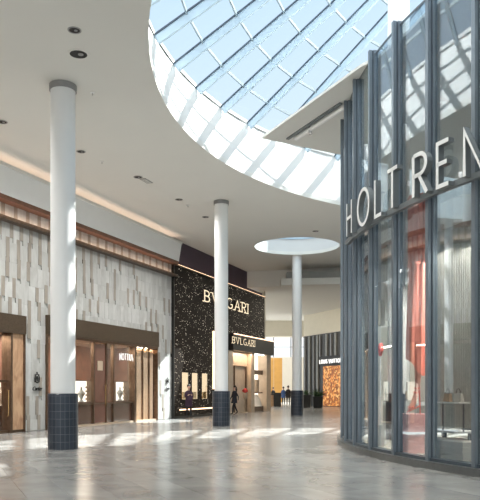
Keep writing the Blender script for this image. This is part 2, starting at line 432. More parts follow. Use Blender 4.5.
# stone tiles in running rows
OP = [(TLa,TLb,0,HL),(TCa,TCb,0,HC)]
def cut(rects, o):
    out = []
    for (a,b_,c,d) in rects:
        x0,x1,z0,z1 = max(a,o[0]),min(b_,o[1]),max(c,o[2]),min(d,o[3])
        if x0 >= x1 or z0 >= z1: out.append((a,b_,c,d)); continue
        for q in ((a,x0,c,d),(x1,b_,c,d),(x0,x1,c,z0),(x0,x1,z1,d)):
            if q[1]-q[0] > .004 and q[3]-q[2] > .004: out.append(q)
    return out
tl = MB(); rowh = .70
for r in range(12):
    z0 = .02+r*rowh-.3; t = 5.0 + random.uniform(0, .6)
    k = r % 2
    while t < TD-.02:
        if k % 2 == 0: w, mi = random.choice((.34,.38,.42)), random.choice((0,0,1))
        else:
            w = .19; near = t < 25
            pr = .95 if t < 23 else (.62 if t < 27 else .42)
            if z0 < 3.6: pr *= .55
            mi = 2 if random.random() < pr else random.choice((0,1))
            if mi != 2: w = .3
        zo = .17 if mi == 2 else 0
        for q in [(t, min(t+w, TD-.02), z0+zo, z0+rowh+zo)]:
            rs = [(q[0], q[1], max(.02, q[2]), min(ZT, q[3]))]
            if rs[0][3] <= rs[0][2]: continue
            for o_ in OP: rs = cut(rs, o_)
            d = random.uniform(0, .012) + (.006 if mi == 2 else 0)
            for a,b_,c,e in rs: tl.box(a+.002, b_-.002, SW-.002-d, SW+.032, c+.002, e-.002, mi)
        if zo:   # filler under the raised narrow tile
            pass
        t += w; k += 1
struct('wall_tiles', tl, ['tile_pale','tile_white','tile_taupe'], rz=UA)
# lit recess band, ledges, fascia and cove
LZ0, LZ1, HZ0, HZ1 = 7.38, 7.50, 8.02, 8.17
struct('trim_ledge', MB().box(-5, TD-.01, SW-.32, SW+.03, LZ0, LZ1), 'bronze', rz=UA)
struct('trim_header', MB().box(-5, TD-.01, SW-.40, SW+.2, HZ0, HZ1), 'bronze_trim', rz=UA)
band = MB(); t = -4.9; k = 0
while t < TD-.1:
    w = .46 if k % 2 == 0 else .2
    band.box(t, min(t+w, TD-.02)-.004, SW-.005, SW+.03, LZ1, HZ0, 0 if k % 2 == 0 else 1); t += w; k += 1
struct('wall_band', band, ['tile_white','tile_taupe'], rz=UA)
tag(MB().box(-4, TD-.2, SW-.13, SW-.09, LZ1+.001, LZ1+.025).build('light_strip', 'led_warm', rz=UA), 'thin warm light strip on the bronze ledge above the pale stone tiles', 'light strip')
fp = [(SW-.40,HZ1),(SW-.56,9.08),(SW+.08,9.08),(SW+.08,HZ1)]; fa = MB()
fa.add([(x,a,b) for x in (-5,TD-.01) for a,b in fp], [(0,1,2,3),(7,6,5,4)]+[(i,4+i,4+(i+1)%4,(i+1)%4) for i in range(4)])
struct('wall_fascia', fa, 'column_paint', rz=UA)
struct('trim_cove', MB().box(-5, TD-.01, SW-.60, SW-.50, 9.06, 9.17), 'ceiling_paint', rz=UA)
struct('wall_upper', MB().box(-5, TD-.01, SW+.1, SW+.3, 9.10, ZC), 'ceiling_paint', rz=UA)
tag(MB().box(-4, TD-.2, SW-.42, SW-.37, 9.085, 9.11).build('cove_light', 'led_cove', rz=UA), 'warm cove light washing the ceiling edge above the left shops', 'cove light')

# ================================================================ DOME SKYLIGHT
dome = thing('skylight', 'large conical glass skylight with radial ribs over the round ceiling opening', 'skylight', (DC[0], DC[1], ZB))
NR, KT = 54, .93
def cone(k, ang, dz=0): r = R2*(1-k)+.02; return Vector((r*math.cos(ang), r*math.sin(ang), (ZA-ZB)*k+dz))
A0 = R(150.6); step = 2*PI/NR
g = MB()
vs = [cone(k, A0+i*step) for k in (0, KT) for i in range(NR)]
g.add(vs, [(i, (i+1)%NR, NR+(i+1)%NR, NR+i) for i in range(NR)])
g.build('glass', 'dome_glass', dome)
slope = math.atan2(ZA-ZB, R2); nrm_r, nrm_z = math.sin(slope), math.cos(slope)
rib0 = None
for i in range(NR):
    a = A0+i*step
    if rib0 is None:
        rb = MB(); up = Vector((nrm_r, 0, nrm_z))
        k1 = KT if True else .8
        p, q = Vector((R2,0,0)), Vector((R2*(1-k1),0,(ZA-ZB)*k1))
        rb.bar(p-up*.16, q-up*.16, .10, .26, up, 0)
        rb.bar(p-up*.015, q-up*.015, .15, .05, up, 1)
        rib0 = rb.build('rib', ['rib_paint','gasket'], dome); o = rib0
    else:
        o = rib0.copy(); C.objects.link(o); o.parent = dome
    o.rotation_euler = (0,0,a)
for n in range(13):
    k = .064+.0705*n
    if k > KT: break
    rm = MB()
    for i in range(NR):
        rm.bar(cone(k, A0+i*step, -.06), cone(k, A0+(i+1)*step, -.06), .05, .10)
    rm.build('ring_bar', 'bar_metal', dome)
bs = MB(); bs.rev([(R2-.03,-.02),(R2-.03,.10),(R2+.28,.10),(R2+.28,-.02)], NR, (0,0), a0=A0, a1=A0+2*PI); bs.build('base_ring', 'white_plaster', dome)
MB().cyl((0,0), (ZA-ZB)*KT-.1, (ZA-ZB)*KT+.15, R2*(1-KT)+.1, 36).build('hub', 'rib_paint', dome, smooth=True)
# small skylight above the far column
sk = thing('oculus_skylight', 'flat round glass skylight over the small ceiling opening around the far column', 'skylight', (OC[0], OC[1], ZC+.9))
MB().cyl((0,0), .02, .05, RO+.1, 48).build('glass', 'dome_glass', sk)
MB().rev([(RO-.02,0),(RO-.02,.1),(RO+.2,.1),(RO+.2,0)], 48).build('frame', 'rib_paint', sk)

# ================================================================ COLUMNS
def column(loc, rs, rb, hb, htop, label, collar=True, tiled=True):
    t = thing('column', label, 'column', loc)
    MB().rev([(.01,hb-.05),(rs,hb-.05),(rs,htop),(.01,htop)], 48).build('shaft', 'column_paint', t, smooth=True)
    if tiled:
        n = 48; mb = MB().rev([(.01,0),(rb,0),(rb,hb),(rb-.015,hb+.015),(rs-.01,hb+.015)], n)
        o = mb.build('tiled_base', 'column_tile', t, smooth=True); me = o.data
        uv = me.uv_layers.new(name='UVMap')
        for p in me.polygons:
            A = [math.atan2(me.vertices[v].co.y, me.vertices[v].co.x) for v in p.vertices]
            if max(A)-min(A) > PI: A = [a+2*PI if a < 0 else a for a in A]
            for li, a, v in zip(p.loop_indices, A, p.vertices): uv.data[li].uv = (a*rb, me.vertices[v].co.z)
    if collar:
        MB().rev([(rs-.01,htop-.15),(rs+.035,htop-.15),(rs+.035,htop),(rs-.01,htop)], 48).build('collar', 'gray_metal', t, smooth=True)
    return t
c1 = gnd(63, 449.6); c2 = gnd(221.3, 426.3); c3 = gnd(297, 415.3)
c1, c2, c3 = [c_*((c_.y+.25)/c_.y) for c_ in (c1, c2, c3)]
column(c1, .315, .385, 1.42, ZC-.003, 'tall round white column with blue-black tiled base nearest the left shops')
column(c2, .285, .375, 1.45, ZC-.003, 'round white column with dark tiled base in front of the sparkling black shop')
column(c3, .285, .375, 1.45, ZC+.88, 'round white column rising into the small round ceiling opening', collar=False)
column(Vector((4.72, 20.6, 0)), .32, .38, 1.4, 14.5, 'white column inside the curved glass store rising above its roof', collar=False)
column(Vector((8.75, 26.4, 0)), .24, .3, 1.4, 9.4, 'slimmer white column deep inside the curved glass store', collar=False)

# ================================================================ LEFT SHOPS
def zL(px, y, s=SW): return zw(px, y, s)
# ---- shop at left edge
sf = thing('storefront', 'bronze framed storefront with tan marble panel at the left edge', 'storefront', W(TLa, SW), UA)
def X(px, s=SW): return tw(px, s)-TLa
w_ = TLb-TLa; hd0 = 3.52
MB().box(0, w_, -.14, .25, hd0, HL).build('header', 'dark_bronze', sf)
MB().box(w_-.06, w_, -.1, .3, 0, hd0).build('frame', 'bronze', sf)
MB().box(0, w_, -.02, .2, 0, .1).build('threshold', 'bronze', sf)
xm = X(10.5)
MB().box(xm, w_-.06, -.04, .2, .1, hd0).build('marble_panel', 'tan_marble', sf)
MB().box(xm-.1, xm, -.1, .3, 0, hd0).build('door_jamb', 'bronze', sf)
gp = MB().box(xm-3.9, xm-.1, .05, .07, .1, hd0).build('glass', 'shop_glass', sf)
fr = MB()
for x in (xm-.62, xm-1.5, xm-2.4): fr.box(x-.03, x+.03, 0, .12, .1, hd0)
fr.box(xm-3.9, xm-.1, 0, .12, 1.78, 1.86); fr.build('door_frame', 'bronze', sf)
dh = MB(); dh.tube([(xm-.2,-.03,.6),(xm-.2,-.08,.62),(xm-.2,-.08,1.5),(xm-.2,-.03,1.52)], .018); dh.build('door_handle', 'gold', sf)
sh = MB(); sh.box(0, w_-.1, 2.6, 2.7, 0, hd0); sh.box(w_-.16, w_-.06, .2, 2.6, 0, hd0); sh.box(-.1, 0, 0, 2.6, 0, hd0)
sh.build('interior_wall', 'wine_panel', sf); MB().box(0, w_, .2, 2.7, hd0, hd0+.1).build('interior_ceiling', 'beige_stone', sf)
# ---- middle shop
mf = thing('storefront', 'bronze framed storefront with wine interior and lit jewellery cases', 'storefront', W(TCa, SW), UA)
def XC(px, s=SW): return tw(px, s)-TCa
w_ = TCb-TCa; hd0 = 3.64
MB().box(0, w_, -.16, .25, hd0, HC).build('header', 'dark_bronze', mf)
MB().box(0, w_, -.12, -.0, hd0-.1, hd0).build('header_trim', 'bronze', mf)
for x in (0, w_-.07): MB().box(x, x+.07, -.1, .3, 0, hd0-.1).build('frame', 'bronze', mf)
MB().box(0, w_, -.04, .2, 0, .08).build('threshold', 'beige_stone', mf)
xe = XC(133.5)          # where the glazing ends and the lit entrance begins
for px in (94, 106.5, 113.5):
    MB().box(XC(px)-.035, XC(px)+.035, -.02, .14, .08, hd0-.1).build('mullion', 'bronze', mf)
MB().box(xe-.06, xe+.1, -.1, .3, 0, hd0-.1).build('mullion', 'bronze', mf)
MB().box(.07, XC(94), .04, .06, .08, hd0-.1).build('glass', 'shop_glass', mf)
MB().box(XC(106.5), xe, .04, .06, .08, hd0-.1).build('glass', 'shop_glass', mf)
dr = MB().box(XC(94)+.035, XC(106.5)-.035, .03, .09, .1, hd0-.15).build('door_panel', 'bronze_glass_door', mf)
MB().tube([(XC(104.6),-.0,.85),(XC(104.6),-.05,.88),(XC(104.6),-.05,1.7),(XC(104.6),.0,1.73)], .02).build('handle', 'gold', dr)
MB().box(XC(98), XC(103), .01, .03, 2.35, 2.75).build('notice_plate', 'beige_stone', dr)
MB().box(0, xe, -.01, .12, .90, .96).build('transom', 'bronze', mf)
for a, b_ in ((.07, XC(94)), (XC(106.5), xe)): MB().box(a+.04, b_-.04, .07, .1, .1, .90).build('low_panel', 'bronze_glass_door', mf)
iw = MB(); iw.box(0, w_, 3.0, 3.1, 0, hd0); iw.box(-.08, 0, .25, 3.0, 0, hd0); iw.box(w_, w_+.08, .25, 3, 0, hd0); iw.build('interior_wall', 'wine_panel', mf)
MB().box(0, w_, .1, 3.1, hd0-.02, hd0+.1).build('interior_ceiling', 'beige_stone', mf)
MB().box(0, w_, .3, 3.0, 0, .03).build('interior_floor', 'wine_floor', mf)
# lit entrance: tall pleated linen panels with small spots over them
pl = MB(); n = 90; x0, x1 = xe+.12, w_-.09; vs = []
for i in range(n+1):
    x = x0+(x1-x0)*i/n; y = .16+.04*math.sin(i*.9)+.015*math.sin(i*.37)
    vs += [(x,y,.08),(x,y,hd0-.1),(x,y+.03,hd0-.1),(x,y+.03,.08)]
fs = []
for i in range(n):
    b = 4*i
    for k in range(4): fs.append((b+k, b+4+k, b+4+(k+1)%4, b+(k+1)%4))
pl.add(vs, fs); pl.build('pleated_panel', 'linen_drape', mf, smooth=True)
for px in (143.5, 150):
    MB().box(XC(px)-.025, XC(px)+.025, .02, .1, .08, hd0-.1).build('entrance_post', 'bronze', mf)
for px in (134.5, 138, 141.5, 146):
    MB().cyl((XC(px)+.1,.05), hd0-.13, hd0-.1, .05, 12).build('spot', 'led_white', mf)
# jewellery cases inside
def case(name, px0, px1, y0, y1, label):
    s = SW+.35; a, b_ = tw(px0, s), tw(px1, s); z0, z1 = zw((px0+px1)/2, y1, s), zw((px0+px1)/2, y0, s)
    t = thing(name, label, 'display case', W(a, s, 0), UA)
    w = b_-a
    MB().box(-.03, w+.03, 0, .4, .03, z0).build('plinth', 'wine_panel', t)
    MB().box(0, w, .3, .34, z0, z1).build('lit_back', 'case_light', t)
    fr = MB(); fr.box(-.03,0,0,.36,z0,z1); fr.box(w,w+.03,0,.36,z0,z1); fr.box(-.03,w+.03,0,.36,z1,z1+.03); fr.build('frame', 'bronze', t)
    bu = MB(); cx = w*.52
    bu.rev([(.004,z0),(.10,z0),(.09,z0+.05),(.04,z0+.1),(.09,z0+.22),(.15,z0+.36),(.11,z0+.44),(.045,z0+.50),(.04,z0+.62),(.004,z0+.64)], 20, (cx,.16))
    bu.build('necklace_bust', 'store_gray', t, smooth=True)
    MB().tube([(cx+.11*math.cos(g_), .06-.02*math.sin(g_), z0+.40-.10*max(0,math.sin(g_))) for g_ in [PI*i/10 for i in range(11)]], .012).build('necklace', 'gold', t)
    for j in range(4):
        MB().box(w*.84, w*.95, .18, .24, z0+.08+j*.17*((z1-z0)/.9), z0+.16+j*.17*((z1-z0)/.9)).build('tray', 'beige_stone', t)
    return t
case('display_case', 75.5, 92.5, 381, 402, 'lit jewellery case beside the tiled column, left one in the wine interior')
case('display_case', 116, 129, 382, 400.5, 'lit jewellery case below the mirrored white lettering in the wine interior')
# left shop display
s_ = SW+.45
lt_ = thing('display_case', 'glass jewellery case in the tan marble shop at the left edge', 'display case', W(tw(-3, s_), s_), UA)
wd = tw(7.5, s_)-tw(-3, s_)
MB().box(0, wd, 0, .4, 0, .95).build('plinth', 'wine_panel', lt_)
MB().box(0, wd, .3, .34, .95, 1.8).build('lit_back', 'case_light', lt_)
MB().rev([(.004,.95),(.1,.95),(.05,1.05),(.11,1.25),(.15,1.4),(.05,1.52),(.04,1.62),(.004,1.64)], 20, (wd*.62,.16)).build('necklace_bust', 'velvet_white', lt_, smooth=True)
MB().box(0, wd, 0, .02, .95, 1.8).build('glass', 'shop_glass', lt_)
# a sign's reflection in the middle shop glass, modelled as glowing reversed letters
s_ = SW+.12; wtx, ww = word('VUITTON', .2, .035, .02, .07)
zz = zw(124, 360.2, s_); h_ = zw(124, 354, s_)-zz
wtx, ww = word('VUITTON', h_, .045, .02, h_*.3); tA, tB = tw(117.2, s_), tw(131.2, s_)
sg = thing('sign_reflection', 'white reversed lettering, a modelled reflection in the middle shop window', 'sign', W(tA, s_, zz), UA)
kx = (tB-tA)/ww; lm = MB()
for ch, x in wtx: letter(lm, ch, ww-x, 0, h_, .03, .02, flip=-1, side=0)
lm.v = [(v[0]*kx, v[1], v[2]) for v in lm.v]
lm.build('lettering', 'sign_white', sg)
sg.location = W(tA, SW-.02, zz); 
# wall emblems: small crest over script
def emblem(px, yc, yt, label, scale=1.0):
    t = tw(px, SW); e = thing('wall_emblem', label, 'emblem', W(t, SW-.06, zw(px, yt, SW)), UA)
    zc = zw(px, yc, SW)-zw(px, yt, SW)
    cm = MB(); k = .17*scale
    cm.tube([(k*.9*math.cos(g), -.005, zc+k*1.15*math.sin(g)) for g in [2*PI*i/20 for i in range(21)]], .028*scale, 6)
    cm.ball((0,0,zc), k*.6, .02, k*.75, 12); cm.ball((0,0,zc+k*1.5), k*.35, .02, k*.3, 8)
    for sgn in (-1, 1): cm.ball((sgn*k*.8,0,zc-k*.75), k*.35, .02, k*.3, 8); cm.ball((sgn*k*.75,0,zc+k*.95), k*.28, .02, k*.28, 8)
    cm.build('crest', 'black_metal', e, smooth=True)
    cu = bpy.data.curves.new('t', 'FONT'); cu.body = 'Cartier'; cu.size = .26*scale; cu.shear = .35; cu.extrude = .012; cu.align_x = 'CENTER'; cu.space_character = .88
    tmp = bpy.data.objects.new('t', cu); C.objects.link(tmp)
    me = bpy.data.meshes.new_from_object(tmp.evaluated_get(bpy.context.evaluated_depsgraph_get())); bpy.data.objects.remove(tmp)
    me.transform(Matrix.Rotation(PI/2, 4, 'X')); me.materials.clear(); me.materials.append(MATS['black_metal'])
    o = bpy.data.objects.new('script_lettering', me); C.objects.link(o); o.parent = e
    return e
emblem(35.8, 378.5, 390.5, 'dark crest and script on the pale stone pier by the left marble shop', .82)
emblem(166.5, 381, 389.5, 'dark crest and script on the pale stone between middle shop and sparkling black shop', .6)

# ================================================================ DARK SPARKLING SHOP
SB = 16.28
TDb = tw(264.5, SB)
bl = thing('storefront', 'tall black storefront sparkling with small lights under a purple band', 'storefront', W(TD, SB), UA)
wB = TDb-TD
def XB(px, s=SB): return tw(px, s)-TD
ZL = 8.02
MB().box(0, TB-TD, .12, .5, ZL, ZC-.01).build('purple_band', 'purple_panel', bl)
MB().box(TB-TD, wB-.15, .12, .5, ZL, 8.35).build('purple_band', 'purple_panel', bl)
xP0 = XB(227)          # entrance portal begins
fm = MB(); x3 = [(XB(182),XB(189.5)),(XB(192),XB(198.8)),(XB(202),XB(208.6))]
zv0, zv1 = zw(195, 399, SB), zw(195, 373, SB)
fm.box(0, x3[0][0], 0, .4, .12, ZL)
fm.box(x3[0][0], x3[2][1], 0, .4, .12, zv0); fm.box(x3[0][0], x3[2][1], 0, .4, zv1, ZL)
fm.box(x3[0][1], x3[1][0], 0, .4, zv0, zv1); fm.box(x3[1][1], x3[2][0], 0, .4, zv0, zv1)
fm.box(x3[2][1], xP0, 0, .4, .12, ZL)
zp = 4.5
fm.box(xP0, wB, 0, .4, zp, ZL)
fm.build('light_screen', 'dotted_screen', bl)
MB().box(-.1, 0, -.03, .4, 0, ZC-.02).build('side_frame', 'black_metal', bl)
MB().box(0, xP0, -.02, .35, 0, .12).build('base', 'black_metal', bl)
MB().box(0.02, wB, -.10, .12, ZL, ZL+.05).build('cornice', 'bronze', bl)
MB().box(0.05, wB-.05, -.09, -.04, ZL+.05, ZL+.075).build('top_light', 'led_soft', bl)
MB().box(x3[0][0]-.3, x3[2][1]+.5, -.05, 0, zw(195,409.5,SB), zw(195,408.3,SB)).build('base_light', 'led_soft', bl)
MB().box(XB(212.6), XB(214), -.05, 0, zw(213,389,SB), zw(213,331,SB)).build('side_light', 'led_soft', bl)
for a, b_ in x3:
    cs = MB(); cs.box(a, b_, .10, .14, zv0, zv1); o = cs.build('shop_window', 'case_warm', bl)
    MB().box(a+.2*(b_-a), b_-.2*(b_-a), .06, .095, zv0+.02, zv0+.4).build('product', 'gold', o)
    MB().box(a, b_, .02, .035, zv0, zv1).build('pane', 'shop_glass', o)
# portal
px0, px1 = xP0-.2, XB(266.2)
MB().box(px0, px1+.25, -.5, .4, 3.95, 4.95).build('portal_fascia', 'black_metal', bl)
MB().box(px0+.1, px1+.1, -.56, -.5, 4.93, 4.98).build('fascia_light', 'led_soft', bl)
for (a, b_, dp) in ((xP0, XB(231.5),-.1), (XB(231.5)+.02, XB(249),.12), (XB(249)+.02, XB(252.5),-.15), (XB(262), px1,-.35)):
    MB().box(a, b_, dp, .4, 0, 3.95).build('stone_panel', 'beige_stone', bl)
d_ = MB(); a, b_ = XB(235), XB(247); d_.box(a, b_, .02, .1, 3.0, 3.06); d_.box(a, a+.06, .02, .1, .05, 3.0); d_.box(b_-.06, b_, .02, .1, .05, 3.0); d_.build('door_frame', 'bronze', bl)
vx0, vx1 = XB(252.5)+.03, XB(262)-.02
MB().box(vx0, vx1, .3, .36, .1, 3.95).build('vitrine_back', 'case_light', bl)
vf = MB(); vf.box(vx0, vx1, -.1, .3, 0, .35); vf.box(vx0, vx1, -.05, .05, 2.55, 2.85); vf.box(vx0, vx1, -.05, .3, 1.25, 1.32); vf.build('vitrine_frame', 'bronze', bl)
MB().rev([(.004,.35),(.42,.35),(.3,.8),(.16,1.1),(.004,1.2)], 20, ((vx0+vx1)/2,.1)).build('cone_stand', 'velvet_white', bl, smooth=True)
MB().cyl(((vx0+vx1)/2+.0,.1), 1.32, 2.2, .22, 16).build('display_drum', 'beige_stone', bl, smooth=True)
MB().box(vx0+.1, vx1-.1, -.2, .1, 3.90, 3.945).build('down_light', 'led_white', bl)
# flower arrangement by the portal
fz = thing('flower_vase', 'round red flower bouquet on a stand beside the beige shop entrance', 'flowers', W(XB(241.5)+TD, SB-.25), UA)
MB().rev([(.004,0),(.16,0),(.16,.03),(.03,.08),(.03,.85),(.12,1.0),(.14,1.2),(.1,1.28),(.004,1.28)], 16).build('stand', 'beige_stone', fz, smooth=True)
fb = MB()
for i in range(40):
    g1, g2 = random.uniform(0,2*PI), random.uniform(-.3,1.5); r = .14
    fb.ball((r*math.cos(g1)*math.cos(g2), r*math.sin(g1)*math.cos(g2), 1.42+r*math.sin(g2)), .055, .055, .05, 8)
fb.ball((0,0,1.42), .13, .13, .13, 12); fb.build('blossoms', 'red_flower', fz, smooth=True)
# lettering
def serif_sign(name, label, txt, pxa, pxb, yb, yt, s, dep, lift=0):
    z0 = zw((pxa+pxb)/2, yb, s); h = zw((pxa+pxb)/2, yt, s)-z0; th = h*.10
    wt, wd = word(txt, h, th, dep, h*.30); ta, tb = tw(pxa, s), tw(pxb, s); kx = (tb-ta)/wd
    e = thing(name, label, 'sign', W(ta, s, z0), UA)
    for ch, x in wt:
        lm = MB(); letter(lm, ch, x, 0, h, th, dep, y0=-dep, serif=True)
        lm.v = [(v[0]*kx, v[1], v[2]) for v in lm.v]
        lm.build('letter', ['sign_light','bronze'], e)
    return e
serif_sign('shop_sign', 'large glowing serif letters on the sparkling black screen', 'BVLGARI', 203.5, 246.8, 307.3, 297.3, SB, .08)
serif_sign('shop_sign', 'small glowing serif letters on the black fascia over the entrance', 'BVLGARI', 231.8, 254.2, 344.8, 338.8, SB-.5, .05)

# ================================================================ FAR BACKGROUND
# return wall after the dark shop, so the hall opens to the left
struct('wall_side', MB().box(TDb+.0, TDb+.35, SB+.05, SB+14, 0, 8.55), 'cream_wall', rz=UA)
YB = 88
struct('wall_back', MB().box(-20, 44, YB, YB+.4, 0, 5.6), 'cream_wall')
struct('wall_back_upper', MB().box(-20, 44, YB, YB+.4, 8.1, 12), 'cream_wall')
struct('wall_back_upper', MB().box(12, 44, YB, YB+.4, 5.6, 8.1), 'cream_wall')
wn = struct('window_1', MB().box(-20, 12, YB+.15, YB+.2, 5.6, 8.1), 'window_day')
wf = MB()
for i in range(15): wf.box(-20+i*2.2, -19.85+i*2.2, YB-.02, YB+.15, 5.6, 8.1)
wf.box(-20, 12, YB-.02, YB+.15, 6.85, 6.93)
wfo = wf.build('window_frame', 'gray_metal', wn)
p0, p1 = at(262,0,71), at(304,0,71)
struct('trim_bulkhead', MB().box(p0.x-3, p1.x, 71, 71.6, 6.95, 8.56), 'cream_wall')
# gold wall panels and desk
g0, g1 = at(265.5,0,80), at(282.2,0,80)
gpn = thing('timber_screen', 'tall golden timber panels on the far wall behind the desk', 'screen', (g0.x, 80, 0))
zt = at(0,358,80).z
mid = at(273.8,0,80).x-g0.x
MB().box(-1.5, mid-.02, 0, .3, 0, zt).build('panel', 'gold_panel', gpn); MB().box(mid+.02, g1.x-g0.x, 0, .3, 0, zt).build('panel', 'gold_panel', gpn)
d0 = gnd(265, 406.5); d1 = gnd(281, 406.5)
dk = thing('reception_desk', 'timber reception desk with dark end block in front of the golden panels', 'desk', (d0.x-1.2, d0.y, 0))
wdk = d1.x-d0.x+1.2
MB().box(0, wdk-.65, 0, .8, 0, 1.02).build('body', 'wood_desk', dk); MB().box(-.05, wdk-.6, -.08, .85, 1.02, 1.1).build('counter_top', 'black_metal', dk)
MB().box(wdk-.65, wdk, -.1, .9, 0, 1.22).build('end_block', 'black_matte', dk)
# far dark shop with amber light wall
q0, q1 = at(303,0,66), at(352,0,58); dv = q1-q0; ang = math.atan2(dv.y, dv.x); L_ = math.hypot(dv.x, dv.y)
def lvx(px):
    k = (px-CX)/F; c_, s_2 = math.cos(ang), math.sin(ang)
    return (k*q0.y-q0.x)/(c_-k*s_2)
def lvz(px, y):
    return EYE+(HZ-y)/F*(q0.y+lvx(px)*math.sin(ang))
lv = thing('storefront', 'far black storefront of tall vertical panels with an amber light wall', 'storefront', (q0.x,q0.y,0), ang)
MB().box(0, L_, .05, .5, 0, lvz(303,336.5)-.01).build('facade', 'shop_dark', lv)
xs = [305,309,313.5,317,320,326,331,335]
for i, px in enumerate(xs):
    x = lvx(px); lo = 0 if px < 318 else lvz(330,357)
    MB().box(x, x+(.28 if i % 2 else .14), -.08, .06, lo, lvz(303,337.5)).build('vertical_panel', 'shop_strip' if i % 2 else 'gray_metal', lv)
MB().box(lvx(321), L_, -.2, .06, lvz(330,364.5), lvz(330,356)).build('fascia', 'black_metal', lv)
MB().box(lvx(324), L_, -.1, .06, .05, lvz(330,366)).build('light_wall', 'amber_screen', lv)
z0 = lvz(332,363); h = lvz(332,359.3)-z0
wt, wd = word('LOUIS VUITTON', h, .07, .05, h*.32)
e = thing('shop_sign', 'white capital letters over the amber light wall of the far black shop', 'sign', (q0.x+lvx(322)*math.cos(ang), q0.y+lvx(322)*math.sin(ang), z0), ang)
kx = (lvx(344)-lvx(322))/wd
for ch, x in wt:
    lm = MB(); letter(lm, ch, x, 0, h, .05, .06, y0=-.28, side=0); lm.v = [(v[0]*kx, v[1], v[2]) for v in lm.v]; lm.build('letter', 'sign_white', e)
struct('wall_far', MB().box(0, L_+4, .1, .5, lvz(303,336.5), 8.56), 'cream_wall', (q0.x,q0.y,0), ang)
# planters in front of it
def planter(px, y, w, h, label, lh):
    p = gnd(px, y); t = thing('potted_plant', label, 'plant', p)
    mb = MB(); mb.rev([(.01,0),(w*.42,0),(w*.5,h),(w*.44,h),(w*.42,h-.06),(.01,h-.06)], 4, a0=PI/4, a1=2*PI+PI/4); mb.build('planter', 'black_matte', t)
    lf = MB()
    for i in range(46):
        a = random.uniform(0,2*PI); el = random.uniform(.5,1.5); ln = random.uniform(.5,1)*lh
        b0 = Vector((random.uniform(-.12,.12)*w, random.uniform(-.12,.12)*w, h-.06)); d = Vector((math.cos(a)*math.cos(el), math.sin(a)*math.cos(el), math.sin(el)))
        m_ = b0+d*ln*.6; tip = b0+d*ln-Vector((0,0,.15*ln)); sd = d.cross(Vector((0,0,1))).normalized()*.045
        lf.add([b0-sd*.4, b0+sd*.4, m_+sd, tip, m_-sd], [(0,1,2,3,4)])
    lf.build('foliage', 'leaf_green', t); return t
planter(306.5, 407.5, .9, 1.05, 'leafy plant in a black planter beside the far white column', .7)
planter(317.5, 408.3, 1.1, .95, 'leafy plant in a wide black planter nearer the amber light wall', 1.0)

# ================================================================ CURVED GLASS STORE
HC_, RC = (16.77, 18.39), 14.05
RG, RN = 13.80, 13.96       # glass line, outer face of the mullions
HT = 9.43; HR = 9.34
gs = thing('glass_storefront', 'curved two storey glass storefront with blue-grey mullions on a dark curb', 'storefront', (HC_[0], HC_[1], 0))
angs = [R(-154.5+5.38*i) for i in range(10, -11, -1)]
aA, aB = angs[0], angs[-1]
MB().arc((0,0), RG-.35, RC, aA, aB, 0, .14, 72).build('curb', 'curb_stone', gs)
MB().arc((0,0), RG-.02, RG+.02, aA, aB, HT-.09, HT-.06, 72).build('top_rail', 'steel_blue', gs)
MB().arc((0,0), RG-.08, RG+.12, aA, aB, .14, .20, 72).build('bottom_rail', 'steel_dark', gs)
mm = MB()
mm.box(RG-.05, RG+.06, -.062, .062, .14, HT, 0)
mm.box(RG+.06, RG+.09, -.03, .03, .14, HT, 1)
mm.box(RG+.09, RN, -.045, .045, .14, HT, 0)
mull = mm.build('mullion', ['steel_blue','steel_dark'], gs)
mull.rotation_euler = (0,0,angs[0])
for a in angs[1:]:
    o = mull.copy(); C.objects.link(o); o.parent = gs; o.rotation_euler = (0,0,a)
gp = MB().arc((0,0), RG-.012, RG+.012, R(.26), R(5.12), .2, HT-.08, 6).build('glass_pane', 'facade_glass', gs, smooth=True)
gp.rotation_euler = (0,0,angs[1])
for a in angs[2:]:
    o = gp.copy(); C.objects.link(o); o.parent = gs; o.rotation_euler = (0,0,a)
gb = gp.copy(); C.objects.link(gb); gb.parent = gs; gb.rotation_euler = (0,0,angs[0]+R(-6)) ; bpy.data.objects.remove(gb)
# big letters on the rail
def hang(px, r):      # bearing on the circle of radius r of the near hit of pixel column px
    d = (px-CX)/F; A = d*d+1; B = -2*(HC_[0]*d+HC_[1]); c = HC_[0]**2+HC_[1]**2-r*r
    Y = (-B-math.sqrt(max(0, B*B-4*A*c)))/2/A
    return math.atan2(Y-HC_[1], d*Y-HC_[0])
RL = RN+.24
sign = thing('store_sign', 'tall white letters on a curved grey rail across the curved glass storefront', 'sign', (HC_[0], HC_[1], 5.2))
MB().arc((0,0), RN+.0, RL-.135, R(-177.8), R(-110), .06, .17, 60).build('sign_rail', 'letter_side', sign)
hL = .80
spots = [('H',346.2,352),('O',357.2,369.5),('L',374.0,382),('T',386.2,398.2),('R',412.0,427.5),('E',435.6,450),('N',462.5,484)]
last = None
for ch, pa, pb in spots:
    a0_, a1_ = hang(pa, RL), hang(pb, RL)
    if a0_ > 0: a0_ -= 2*PI
    if a1_ > 0: a1_ -= 2*PI
    w = RL*(a1_-a0_)
    lm = MB(); gw = max(.01, GL[ch][0])*hL
    letter(lm, ch, 0, .11, hL, .08, .13, y0=0, side=1)
    kx = max(.7, min(1.35, (w-.085)/gw)) if ch != 'H' else 1.0
    lm.v = [(v[0]*kx-gw*kx/2, v[1], v[2]) for v in lm.v]
    o = lm.build('letter', ['white_letter','letter_side'], sign)
    am = (a0_+a1_)/2; o.location = ((RL+.0)*math.cos(am), (RL+.0)*math.sin(am), 0); o.rotation_euler = (0,0,am+PI/2)
    last = a1_
a_ = last
